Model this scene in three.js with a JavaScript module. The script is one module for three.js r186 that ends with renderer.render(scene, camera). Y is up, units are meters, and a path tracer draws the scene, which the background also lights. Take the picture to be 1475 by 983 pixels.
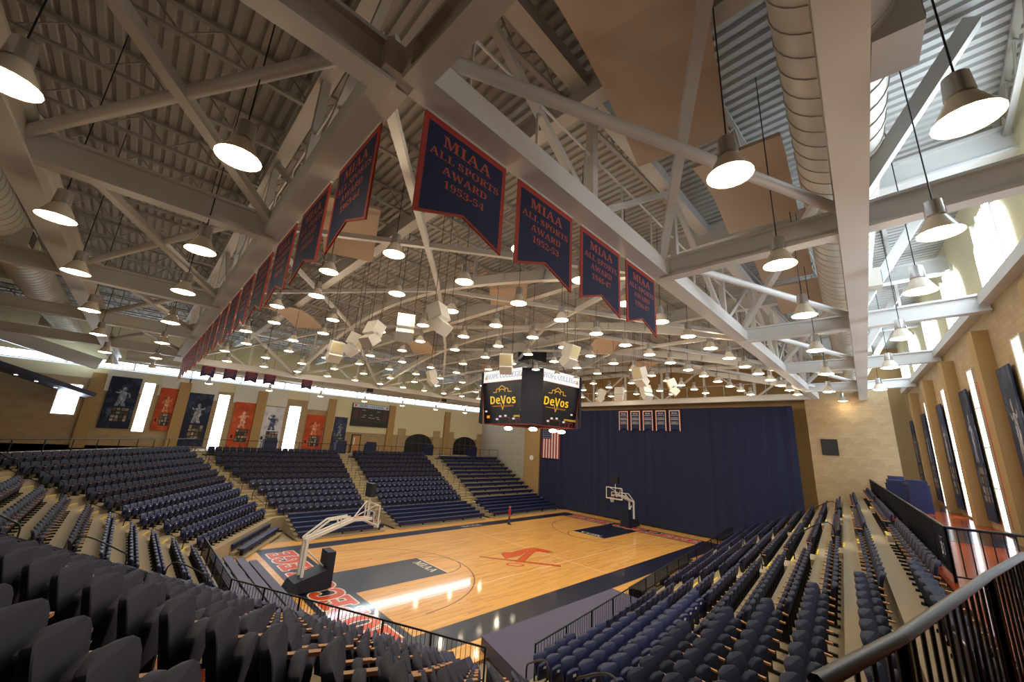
import * as THREE from 'three';
import { mergeGeometries, toCreasedNormals } from 'three/addons/utils/BufferGeometryUtils.js';
import { RectAreaLightUniformsLib } from 'three/addons/lights/RectAreaLightUniformsLib.js';

// ---------- camera, light, exposure ----------
const scene = new THREE.Scene();
const camera = new THREE.PerspectiveCamera(82.55, 1475 / 983, 0.1, 300);
camera.position.set(-24.54, 7.9, 23.4);
camera.up.set(-0.2141, 0.9659, 0.1459);
camera.lookAt(-24.54 + 0.6619, 7.9 + 0.2533, 23.4 - 0.7055);
scene.background = new THREE.Color(0.75, 0.87, 1.0);
const renderer = new THREE.WebGLRenderer({ antialias: true });
renderer.toneMapping = THREE.LinearToneMapping;
renderer.toneMappingExposure = 1.2;
renderer.shadowMap.enabled = true;
RectAreaLightUniformsLib.init();
const LAMP_CD = 3.1, LAMP_COLOR = new THREE.Color(1.0, 0.82, 0.58), DAY_NITS = 6, DAY = new THREE.Color(0.6, 0.8, 1.0);

// ---------- helpers ----------
let seed = 7;
const rnd = () => { seed = (seed * 1664525 + 1013904223) >>> 0; return seed / 4294967296; };
const V = (x, y, z) => new THREE.Vector3(x, y, z);
const used = {};
function numbered(n) { used[n] = (used[n] ?? -1) + 1; return used[n] ? n + '_' + String(used[n]).padStart(3, '0') : n; }
function clean(g) {
  const h = g.index ? g.toNonIndexed() : g;
  for (const k of Object.keys(h.attributes)) if (!['position', 'normal', 'uv'].includes(k)) h.deleteAttribute(k);
  return h;
}
const join = (list) => list.length === 1 ? list[0] : mergeGeometries(list.map(clean));
function metric(g) {                      // uv in metres, by the way each face points
  g = clean(g); g.computeVertexNormals();
  const p = g.attributes.position, n = g.attributes.normal, uv = new Float32Array(p.count * 2);
  for (let i = 0; i < p.count; i++) {
    const ax = Math.abs(n.getX(i)), ay = Math.abs(n.getY(i)), az = Math.abs(n.getZ(i));
    const [u, v] = ay > ax && ay > az ? [p.getX(i), p.getZ(i)] : ax > az ? [p.getZ(i), p.getY(i)] : [p.getX(i), p.getY(i)];
    uv[2 * i] = u; uv[2 * i + 1] = v;
  }
  g.setAttribute('uv', new THREE.BufferAttribute(uv, 2));
  return g;
}
const box = (w, h, d, x = 0, y = 0, z = 0, ry = 0) => { const g = new THREE.BoxGeometry(w, h, d); if (ry) g.rotateY(ry); g.translate(x, y, z); return clean(g); };
function beam(a, b, w, h) {               // a bar of section w x h from a to b
  const d = b.clone().sub(a), L = d.length(); d.normalize();
  const up0 = Math.abs(d.y) > 0.95 ? V(1, 0, 0) : V(0, 1, 0), s = up0.clone().cross(d).normalize(), u = d.clone().cross(s);
  const g = new THREE.BoxGeometry(w, h, L);
  g.applyMatrix4(new THREE.Matrix4().makeBasis(s, u, d).setPosition(a.clone().add(b).multiplyScalar(0.5)));
  return clean(g);
}
function rod(a, b, r, n = 6) {
  const d = b.clone().sub(a), g = new THREE.CylinderGeometry(r, r, d.length(), n);
  g.applyQuaternion(new THREE.Quaternion().setFromUnitVectors(V(0, 1, 0), d.clone().normalize()));
  g.translate((a.x + b.x) / 2, (a.y + b.y) / 2, (a.z + b.z) / 2);
  return clean(g);
}
const tube = (pts, r, n = 6, seg = 0) => clean(new THREE.TubeGeometry(new THREE.CatmullRomCurve3(pts, false, 'centripetal'), seg || (pts.length - 1) * 4, r, n));
function prism(poly, y0, y1) {            // poly: [x, z] corners, extruded in height
  const s = new THREE.Shape(poly.map(([x, z]) => new THREE.Vector2(x, -z)));
  const g = new THREE.ExtrudeGeometry(s, { depth: y1 - y0, bevelEnabled: false });
  g.rotateX(-Math.PI / 2); g.translate(0, y0, 0);
  return metric(g);
}
function face(poly, z0, z1) {             // poly: [x, y] corners, extruded along z
  const g = new THREE.ExtrudeGeometry(new THREE.Shape(poly.map(([x, y]) => new THREE.Vector2(x, y))), { depth: z1 - z0, bevelEnabled: false });
  g.translate(0, 0, z0); return clean(g);
}
function bent(w, h, t, bow, nx = 6) {     // panel w x h, thickness t, its sides swept forward (+z) by bow
  const g = new THREE.BoxGeometry(w, h, t, nx, 1, 1), p = g.attributes.position;
  for (let i = 0; i < p.count; i++) { const u = p.getX(i) / (w / 2); p.setZ(i, p.getZ(i) + bow * u * u); }
  g.computeVertexNormals(); return clean(g);
}
function mesh(name, g, m, parent = scene) {
  const o = new THREE.Mesh(g, m); o.name = parent === scene ? numbered(name) : name; o.castShadow = o.receiveShadow = true; parent.add(o); return o;
}
const tag = (o, label, category, group) => { o.userData = { label, category }; if (group) o.userData.group = group; return o; };
function thing(name, label, category, group, x = 0, y = 0, z = 0, ry = 0) {
  const o = new THREE.Group(); o.name = numbered(name); o.position.set(x, y, z); o.rotation.y = ry; scene.add(o); return tag(o, label, category, group);
}
function copy(o, x, y, z, ry, label, group) {
  const c = o.clone(); c.name = numbered(o.name.replace(/_\d{3}$/, '')); c.userData = { ...o.userData }; c.position.set(x, y, z); c.rotation.y = ry;
  if (label) c.userData.label = label; if (group) c.userData.group = group; scene.add(c); return c;
}
function structure(name, g, m, label, category = 'structure') {
  const o = g ? mesh(name, g, m) : new THREE.Group();
  if (!g) { o.name = numbered(name); scene.add(o); }
  o.userData = { kind: 'structure', label, category }; return o;
}
const std = (c, r = 0.7, o = {}) => new THREE.MeshStandardMaterial({ color: c, roughness: r, ...o });
function canvas(w, h, draw, rep) {
  const c = document.createElement('canvas'); c.width = w; c.height = h; draw(c.getContext('2d'), w, h);
  const t = new THREE.CanvasTexture(c); t.colorSpace = THREE.SRGBColorSpace; t.magFilter = THREE.LinearFilter;
  if (rep) { t.wrapS = t.wrapT = THREE.RepeatWrapping; t.repeat.set(1 / rep[0], 1 / rep[1]); }
  return t;
}
function speckle(base, amp, size = 256) {
  return (x, w, h) => { x.fillStyle = base; x.fillRect(0, 0, w, h); for (let i = 0; i < w * h / 14; i++) { x.fillStyle = rnd() < 0.5 ? `rgba(255,255,255,${amp * rnd()})` : `rgba(0,0,0,${amp * rnd()})`; x.fillRect(rnd() * w, rnd() * h, 1 + rnd() * 3, 1 + rnd() * 2); } };
}

// ---------- materials ----------
const blockTex = (base, joint) => canvas(512, 512, (x, w, h) => {
  speckle(base, 0.07)(x, w, h);
  for (let r = 0; r < 8; r++) for (let c = 0; c < 4; c++) { x.fillStyle = `rgba(${rnd() < 0.5 ? '255,240,210' : '60,40,10'},${0.07 * rnd()})`; x.fillRect((c + (r % 2) / 2) * 128 % 512, r * 64, 128, 64); }
  x.strokeStyle = joint; x.lineWidth = 2;
  for (let r = 0; r < 8; r++) { x.beginPath(); x.moveTo(0, r * 64); x.lineTo(512, r * 64); x.stroke(); for (let c = 0; c < 4; c++) { const q = (c + (r % 2) / 2) * 128; x.beginPath(); x.moveTo(q, r * 64); x.lineTo(q, r * 64 + 64); x.stroke(); } }
}, [1.6, 1.6]);
const M = {
  block: std(0xffffff, 0.9, { map: blockTex('#a8906c', 'rgba(80,60,40,.45)') }),
  blockGrey: std(0xffffff, 0.9, { map: blockTex('#a9a294', 'rgba(80,75,65,.4)') }),
  plaster: std(0xd3c9a4, 0.9), plasterWhite: std(0xcfcabc, 0.9), tan: std(0xa58556, 0.85),
  concrete: std(0xffffff, 0.75, { map: canvas(256, 256, speckle('#9d9078', 0.09), [1.5, 1.5]) }),
  steel: std(0xcfcdc9, 0.5, { metalness: 0.1 }), deck: std(0xb6b4b0, 0.6), joist: std(0xa6a39e, 0.6),
  panel: std(0xc2ab94, 0.85), duct: std(0xcfc9bd, 0.45, { metalness: 0.25 }), grille: std(0x4d4b4a, 0.7),
  navy: std(0x10182f, 0.6), navySeat: std(0x0a1444, 0.5), navyPad: std(0x050b2e, 0.75), black: std(0x0c0c0f, 0.5), blackMetal: std(0x101114, 0.4, { metalness: 0.3 }),
  oak: std(0xb98555, 0.5), yellow: std(0xd9c21e, 0.7), plate: std(0xd8d8d8, 0.5), purple: std(0x474663, 0.55), benchNavy: std(0x111b48, 0.5),
  curtain: std(0x131a30, 0.9), orange: std(0xc4451c, 0.8), white: std(0xe8e6e0, 0.5), chrome: std(0xcfcfcf, 0.25, { metalness: 0.8 }), redBrown: std(0x6d3522, 0.6),
  glass: new THREE.MeshPhysicalMaterial({ color: 0xffffff, roughness: 0.03, transmission: 1, thickness: 0 }),
  concourse: std(0x9a3b16, 0.16), concourseNavy: std(0x0f1226, 0.16), red: std(0xb3151b, 0.8), jeans: std(0x3c3f48, 0.9), skin: std(0xb98467, 0.7), hair: std(0x2a1c12, 0.9),
};
const lampGlow = std(0xffffff, 0.4, { emissive: new THREE.Color(1, 0.86, 0.62), emissiveIntensity: 14 });
const dayGlow = std(0xffffff, 0.4, { emissive: new THREE.Color(0.86, 0.94, 1), emissiveIntensity: DAY_NITS });

// ---------- the court ----------
const L = 14.325, W = 7.62, FX0 = -19.6, FX1 = 18.3, FZ0 = -10.4, FZ1 = 10.6, PX = 54;
const courtTex = canvas(2048, Math.round((FZ1 - FZ0) * PX), (x, w, h) => {
  const X = (v) => (v - FX0) * PX, Z = (v) => (v - FZ0) * PX;
  x.fillStyle = '#e4ab58'; x.fillRect(0, 0, w, h);
  for (let r = 0; r < h; r += 6) for (let c = -40 * rnd(); c < w;) { const l = 40 + rnd() * 90; const k = rnd(); x.fillStyle = k < 0.33 ? `rgba(255,205,125,${0.32 * rnd()})` : k < 0.66 ? `rgba(150,85,25,${0.28 * rnd()})` : 'rgba(0,0,0,0)'; x.fillRect(c, r, l, 6); c += l; }
  const navy = '#0d1630';
  x.fillStyle = navy;
  x.fillRect(X(-L - 2.35), Z(-W - 1.3), PX * (2 * L + 4.5), PX * 1.3); x.fillRect(X(-L - 2.35), Z(W), PX * (2 * L + 4.5), PX * 1.7);
  x.fillRect(X(-L - 2.35), Z(-W - 1.3), PX * 2.35, PX * (2 * W + 3)); x.fillRect(X(L), Z(-W - 1.3), PX * 2.1, PX * (2 * W + 3));
  x.fillRect(X(-L), Z(-1.83), PX * 5.79, PX * 3.66); x.fillRect(X(L - 5.79), Z(-1.83), PX * 5.79, PX * 3.66);
  x.strokeStyle = '#2a1a10'; x.lineWidth = 3;
  x.strokeRect(X(-L), Z(-W), PX * 2 * L, PX * 2 * W);
  for (const s of [-1, 1]) {
    x.beginPath(); x.arc(X(s * (L - 5.79)), Z(0), 1.83 * PX, 0, 7); x.stroke();
    x.beginPath(); x.arc(X(s * (L - 1.6)), Z(0), 6.02 * PX, s > 0 ? Math.PI / 2 : -Math.PI / 2, s > 0 ? Math.PI * 1.5 : Math.PI / 2); x.stroke();
  }
  x.strokeStyle = 'rgba(255,250,235,.75)'; x.lineWidth = 3;
  x.beginPath(); x.moveTo(X(0), Z(-W)); x.lineTo(X(0), Z(W)); x.stroke();
  for (const zz of [-4.4, 4.4]) { x.beginPath(); x.moveTo(X(-L), Z(zz)); x.lineTo(X(L), Z(zz)); x.stroke(); }
  x.lineWidth = 5; for (const s of [-1, 1]) { x.beginPath(); x.moveTo(X(s * (L - 5.79)), Z(-1.83)); x.lineTo(X(s * (L - 5.79)), Z(1.83)); x.stroke(); }
  // lettering along both baselines and the lane ends
  const word = (t, px, pz, rot, size, fill, ow) => { x.save(); x.translate(X(px), Z(pz)); x.rotate(rot); x.font = `bold ${size}px serif`; x.textAlign = 'center'; x.textBaseline = 'middle'; x.lineJoin = 'round'; if (ow) { x.lineWidth = ow * 2; x.strokeStyle = '#efe6d8'; x.strokeText(t, 0, 0); x.lineWidth = ow; x.strokeStyle = fill; x.strokeText(t, 0, 0); } x.fillStyle = fill; x.fillText(t, 0, 0); x.restore(); };
  word('HOPE', -L - 1.15, 4.7, -Math.PI / 2, 108, '#d9481c', 9); word('COLLEGE', -L - 1.15, -2.9, -Math.PI / 2, 108, '#d9481c', 9);
  word('HOPE', L + 1.0, -4.6, Math.PI / 2, 98, '#d9481c', 8); word('COLLEGE', L + 1.0, 3.0, Math.PI / 2, 98, '#d9481c', 8);
  word('MIAA', -L + 5.3, 0, Math.PI / 2, 44, '#e8e2d6'); word('MIAA', L - 5.3, 0, -Math.PI / 2, 44, '#e8e2d6');
  word('NCAA', 1.2, -W - 0.65, 0, 42, '#e8e2d6');
  // the orange anchor at centre court
  const poly = (pts, fill) => { x.beginPath(); pts.forEach(([a, b], i) => i ? x.lineTo(X(a), Z(b)) : x.moveTo(X(a), Z(b))); x.closePath(); x.fillStyle = fill; x.fill(); x.lineWidth = 2; x.strokeStyle = '#5a1a08'; x.stroke(); };
  const og = '#d94a12';
  poly([[-4.78, 0.27], [-4.6, 0.18], [-1.3, 4.7], [-1.56, 4.95]], og);
  poly([[-0.06, 1.27], [-3.06, 2.85], [-3.35, 2.42], [-0.9, 1.2]], og);
  poly([[-3.44, 1.55], [-2.9, 0.5], [-2.43, 0.3], [-1.91, 0.62], [-0.19, 0.4], [0.51, 0.65], [0.8, 1.4], [0.9, 2.2], [0.34, 2.14], [0.0, 1.5], [-0.5, 1.25], [-1.2, 1.2], [-1.96, 1.5]], og);
  x.lineWidth = 8; x.strokeStyle = og; x.beginPath(); x.ellipse(X(-3.86), Z(2.92), 30, 17, 0.75, 0, 7); x.stroke();
});
const floor = structure('floor', null, null, 'polished maple basketball court with navy borders', 'floor');
{
  const g = new THREE.BoxGeometry(FX1 - FX0, 0.1, FZ1 - FZ0); g.translate((FX0 + FX1) / 2, -0.05, (FZ0 + FZ1) / 2);
  const wood = new THREE.MeshPhysicalMaterial({ map: courtTex, roughness: 0.34, clearcoat: 0.7, clearcoatRoughness: 0.07 });
  mesh('court', g, wood, floor);
  mesh('subfloor', metric(box(62, 0.2, 70, -8, -0.22, 0)), M.concrete, floor);
}

// ---------- seating bowl: five straight sides with mitred corners ----------
const VX = [[18, -14.2], [-14.5, -14.2], [-20.1, -5], [-20.1, 3], [-15, 14.1], [18, 10.1]];
const T = 0.86, RISE = 0.42, Y0 = 1.0, ROWS = 11, DC = T * ROWS, YC = Y0 + RISE * ROWS;
const SIDES = VX.slice(0, 5).map((a, i) => {
  const b = VX[i + 1], l = Math.hypot(b[0] - a[0], b[1] - a[1]), e = [(b[0] - a[0]) / l, (b[1] - a[1]) / l];
  return { a, l, e, n: [e[1], -e[0]] };
});
for (const s of SIDES) { const c = [s.a[0] + s.e[0] * s.l / 2, s.a[1] + s.e[1] * s.l / 2]; if (s.n[0] * (c[0] + 2) + s.n[1] * c[1] < 0) s.n = [-s.n[0], -s.n[1]]; }
const mitre = (i) => { const p = SIDES[i - 1].n, q = SIDES[i].n, k = 1 / (1 + p[0] * q[0] + p[1] * q[1]); return [(p[0] + q[0]) * k, (p[1] + q[1]) * k]; };
function corner(i, d) {                   // vertex i of the plan, moved outwards by d
  if (i === 0) return [18, VX[0][1] - d];
  if (i === 5) { const s = SIDES[4]; return [18, VX[5][1] + d / s.n[1]]; }
  const m = mitre(i); return [VX[i][0] + m[0] * d, VX[i][1] + m[1] * d];
}
const at = (i, s, d) => { const S = SIDES[i]; return [S.a[0] + S.e[0] * s + S.n[0] * d, S.a[1] + S.e[1] * s + S.n[1] * d]; };
const along = (i, [x, z]) => { const S = SIDES[i]; return (x - S.a[0]) * S.e[0] + (z - S.a[1]) * S.e[1]; };
const turn = (i) => Math.atan2(-SIDES[i].n[0], -SIDES[i].n[1]);
const SIDE_NAME = ['long stand opposite', 'far corner stand', 'end stand', 'near corner stand', 'long stand beside the concourse'];
for (let i = 0; i < 5; i++) {
  const o = structure('floor_terrace', null, null, `stepped concrete terrace of the ${SIDE_NAME[i]}`, 'terrace');
  for (let k = 0; k < ROWS; k++) mesh('tread', prism([corner(i, k * T), corner(i + 1, k * T), corner(i + 1, (k + 1) * T), corner(i, (k + 1) * T)], k ? Y0 + (k - 1) * RISE - 0.05 : 0, Y0 + k * RISE), M.concrete, o);
  const c = structure('floor_concourse', null, null, `polished concourse floor behind the ${SIDE_NAME[i]}`, 'floor');
  const far = i === 3 ? 7 : 5;
  mesh('slab', prism([corner(i, DC), corner(i + 1, DC), corner(i + 1, DC + far), corner(i, DC + far)], YC - 0.3, YC), i > 2 ? M.concourse : M.concrete, c);
  if (i === 4) for (const s of [9, 21]) { const p = at(4, s, DC + 0.6), q = at(4, s + 4, DC + 0.6), r = at(4, s + 4, DC + 4.5), t = at(4, s, DC + 4.5); mesh('inlay', prism([p, q, r, t], YC, YC + 0.004), M.concourseNavy, c); }
}
const AISLES = [[12.4, 24.2], [], [], [], [10.5, 21.5]];
function blocked(i, s, d) {
  const a = i === 0 ? 0.5 : along(i, corner(i, d)) + (i ? 0.75 : 0), b = along(i, corner(i + 1, d)) - (i === 4 ? 0.5 : 0.75);
  return s < a || s > b || AISLES[i].some((c) => Math.abs(s - c) < 0.85);
}
function stair(x, z, nx, nz, label, d0 = 0) {
  const o = structure('aisle_stairs', null, null, label, 'stairs'), ry = Math.atan2(nx, nz), l = Math.hypot(nx, nz);
  for (let k = 0; k < ROWS; k++) {
    const d = (k + 0.75) * T, y = Y0 + k * RISE, px = x + nx * d, pz = z + nz * d;
    mesh('step', metric(box(1.15, RISE / 2, T / 2 * l, px, y + RISE / 4, pz, ry)), M.concrete, o);
    const q = (k + 0.53) * T; mesh('nosing', box(1.1, 0.012, 0.06, x + nx * q, y + RISE / 2 + 0.006, z + nz * q, ry), M.yellow, o);
    const q2 = (k + 0.03) * T; mesh('nosing', box(1.1, 0.012, 0.06, x + nx * q2, y + 0.006, z + nz * q2, ry), M.yellow, o);
  }
}
for (let i = 1; i < 5; i++) { const m = mitre(i); stair(VX[i][0], VX[i][1], m[0], m[1], `concrete aisle stairs with yellow nosings between ${SIDE_NAME[i - 1]} and ${SIDE_NAME[i]}`); }
for (const i of [0, 4]) AISLES[i].forEach((s, k) => { const p = at(i, s, 0); stair(p[0], p[1], SIDES[i].n[0], SIDES[i].n[1], `${k ? 'second' : 'first'} concrete aisle stairs climbing through the ${SIDE_NAME[i]}`); });

// seats
const BACK = [[DC + 0.5, YC], [DC + 1.4, YC + 0.2], [DC + 2.3, YC + 0.4]];
for (const i of [2, 3]) { const o = structure('floor_platform', null, null, `low concrete step for the back seats of the ${SIDE_NAME[i]}`, 'platform'); for (const [d, y] of BACK.slice(1)) mesh('tread', prism([corner(i, d - 0.45), corner(i + 1, d - 0.45), corner(i + 1, d + 0.45), corner(i, d + 0.45)], YC, y), M.concrete, o); }
function seatParts(kind) {
  const shell = (w, h, t, bow, r) => {      // upholstered panel with rounded upper corners, sides swept forward
    const q = new THREE.Shape(); q.moveTo(-w / 2 + 0.03, -h / 2); q.lineTo(w / 2 - 0.03, -h / 2); q.lineTo(w / 2, h / 2 - r); q.quadraticCurveTo(w / 2, h / 2, w / 2 - r, h / 2); q.lineTo(0, h / 2 + 0.02); q.lineTo(-w / 2 + r, h / 2); q.quadraticCurveTo(-w / 2, h / 2, -w / 2, h / 2 - r);
    const g = new THREE.ExtrudeGeometry(q, { depth: t, bevelEnabled: true, bevelSize: 0.012, bevelThickness: 0.012, bevelSegments: 1, curveSegments: 3 }), p = g.attributes.position;
    for (let i = 0; i < p.count; i++) { const u = p.getX(i) / (w / 2); p.setZ(i, p.getZ(i) - t / 2 + bow * u * u); }
    return clean(toCreasedNormals(g, 0.9));
  };
  const back = shell(0.5, 0.44, 0.045, 0.06, 0.1), pan = shell(0.45, 0.38, 0.06, 0.03, 0.08);
  back.rotateX(-0.2); back.translate(0, 0.6, -0.2); pan.rotateX(0.12); pan.translate(0, 0.45, -0.04);
  const parts = [['backrest', back, kind === 'padded' ? M.navyPad : M.navySeat], ['seat_pan', pan, kind === 'padded' ? M.navyPad : M.navySeat],
    ['standard', join([box(0.05, 0.55, 0.14, 0.27, 0.275, -0.1), box(0.05, 0.05, 0.34, 0.27, 0.03, -0.05)]), M.black]];
  if (kind === 'padded') parts.push(['armrest', box(0.05, 0.03, 0.26, 0.27, 0.57, 0.0), M.oak]);
  else parts.push(['number_plate', box(0.1, 0.06, 0.012, 0, 0.55, 0.04), M.plate]);
  return parts;
}
const KINDS = { padded: seatParts('padded'), plastic: seatParts('plastic') };
const spots = { padded: [], plastic: [] };
for (let i = 0; i < 5; i++) for (let k = 0; k < ROWS; k++) {
  const d = (k + 0.62) * T, end = along(i, corner(i + 1, d));
  for (let s = along(i, corner(i, d)); s < end; s += 0.57) {
    if (blocked(i, s, d) || (i === 0 && s < 12)) continue;
    const p = at(i, s, d); spots[k < 5 ? 'plastic' : 'padded'].push([p[0], Y0 + k * RISE, p[1], turn(i), i]);
  }
}
for (const i of [2, 3]) for (const [d, y] of BACK) {                     // back rows standing on the concourse slab
  const end = along(i, corner(i + 1, d)) - (i === 3 ? 0.9 : 0.3);
  for (let s = along(i, corner(i, d)) + (i === 3 ? 0.3 : 0.9); s < end; s += 0.57) { const p = at(i, s, d); spots.padded.push([p[0], y, p[1], turn(i), i]); }
}
const fwd = V(0.6619, 0.2533, -0.7055);
for (const kind of ['padded', 'plastic']) {
  const dist = ([x, y, z]) => { const v = V(x + 24.54, y - 7.9, z - 23.4), l = v.length(); return v.dot(fwd) / l < 0.5 ? 1e3 + l : l; };
  const list = spots[kind].sort((a, b) => dist(a) - dist(b));
  let first = null;
  list.slice(0, kind === 'padded' ? 190 : 110).forEach(([x, y, z, ry, i]) => {
    const label = kind === 'padded' ? `padded dark navy tip-up seat with wooden armrest in the ${SIDE_NAME[i]}` : `navy plastic tip-up seat in the lower rows of the ${SIDE_NAME[i]}`;
    const group = `${kind} seats of the ${SIDE_NAME[i]}`;
    if (first) return copy(first, x, y, z, ry, label, group);
    first = thing('arena_seat', label, 'seat', group, x, y, z, ry);
    for (const [n, g, m] of KINDS[kind]) mesh(n, g, m, first);
  });
  const rest = list.slice(kind === 'padded' ? 190 : 110), root = new THREE.Group(); root.name = kind === 'padded' ? 'padded_seat_rows' : 'plastic_seat_rows';
  root.userData = { kind: 'stuff', label: kind === 'padded' ? 'remaining rows of dark padded seats up the terraces' : 'remaining rows of navy plastic seats low on the terraces', category: 'seats' }; scene.add(root);
  const m4 = new THREE.Matrix4(), q = new THREE.Quaternion();
  for (const [n, g, m] of KINDS[kind]) {
    const im = new THREE.InstancedMesh(g, m, rest.length); im.name = n; im.castShadow = im.receiveShadow = true;
    rest.forEach(([x, y, z, ry], j) => im.setMatrixAt(j, m4.compose(V(x, y, z), q.setFromAxisAngle(V(0, 1, 0), ry), V(1, 1, 1))));
    root.add(im);
  }
}
// benches: fixed rows at the curtain end of the opposite stand, pulled-out bleachers along the floor and at the end
function bench(len, m, label, group, x, y, z, ry, depth = 0.36) {
  const o = thing('bleacher_bench', label, 'bench', group, x, y, z, ry);
  mesh('seat_board', box(len, 0.09, depth, 0, 0.4, 0), m, o); mesh('front_panel', box(len, 0.2, 0.03, 0, 0.26, depth / 2 - 0.04), m, o);
  for (let s = -len / 2 + 0.3; s < len / 2; s += Math.max(1.2, (len - 0.6) / 4)) mesh('support', box(0.06, 0.36, 0.2, s, 0.18, -0.02), M.black, o);
  return o;
}
for (let k = 0; k < ROWS; k++) { const y = Y0 + k * RISE, p = at(0, 5.9, (k + 0.55) * T); bench(10.4, M.benchNavy, 'long navy bench on the terrace beside the grey end wall', 'navy terrace benches near the curtain', p[0], y, p[1], 0); }
function bleachers(label, sections, place, ry, rows, m, group) {
  const o = structure('floor_bleacher', null, null, `pulled-out bleacher decks ${label}`, 'bleacher');
  for (const [s0, s1] of sections) for (let k = 0; k < rows; k++) {
    const [x, z] = place((s0 + s1) / 2, k), y = 0.12 + k * 0.2;
    mesh('deck', metric(box(s1 - s0, 0.1 + k * 0.2, 0.8, x, (0.12 + k * 0.2) / 2, z, ry)), M.concrete, o);
    bench(s1 - s0 - 0.1, m, `bleacher bench in the pulled-out rows ${label}`, group, x, y, z, ry, 0.4);
  }
}
bleachers('along the court below the opposite stand', [[-13.8, -6.9], [-5.6, 4.4], [5.6, 16.6]], (s, k) => [s, -10.3 - k * 0.78], 0, 5, M.benchNavy, 'navy bleacher benches by the sideline');
bleachers('behind the basket at the end stand', [[-4.6, 4.2]], (s, k) => [-17.75 - k * 0.66, s], Math.PI / 2, 4, M.purple, 'grey-purple bleacher benches behind the basket');
bleachers('in the corner beside the basket', [[-3.2, 3.2]], (s, k) => [-16.2 - k * 0.5 - s * 0.55, -9.6 - k * 0.55 + s * 0.85 - 0.5], 1.02, 4, M.benchNavy, 'navy bleacher benches in the corner');
{ // low grey-purple platform before the near long stand
  const o = tag(mesh('seating_platform', prism([[-12.8, 10.1], [-3.6, 10.2], [-3.8, 12.3], [-13.6, 13.4]], 0.02, 0.5), M.purple), 'low flat grey-purple platform between court and front railing', 'platform');
}
// ---------- railings ----------
function railing(label, pts, h, gap, group, category = 'railing') {
  const o = thing('guard_railing', label, category, group), bars = [], posts = [];
  for (let i = 0; i + 1 < pts.length; i++) {
    const a = pts[i], b = pts[i + 1], up = (p, q) => V(p.x, p.y + q, p.z), n = Math.max(1, Math.round(a.distanceTo(b) / 1.8));
    mesh('top_rail', rod(up(a, h), up(b, h), 0.03, 8), M.blackMetal, o); mesh('bottom_rail', rod(up(a, 0.12), up(b, 0.12), 0.018), M.blackMetal, o);
    for (let j = 0; j <= n; j++) { const p = a.clone().lerp(b, j / n); mesh('post', rod(p, up(p, h), 0.03), M.blackMetal, o); }
    if (gap) { const c = Math.floor(a.distanceTo(b) / gap); for (let j = 1; j < c; j++) { const p = a.clone().lerp(b, j / c); bars.push(rod(up(p, 0.12), up(p, h), 0.011, 4)); } }
  }
  if (bars.length) mesh('balusters', join(bars), M.blackMetal, o).userData.kind = 'stuff';
  return o;
}
const on = (i, s, d, y) => { const p = at(i, s, d); return V(p[0], y, p[1]); };
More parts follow.
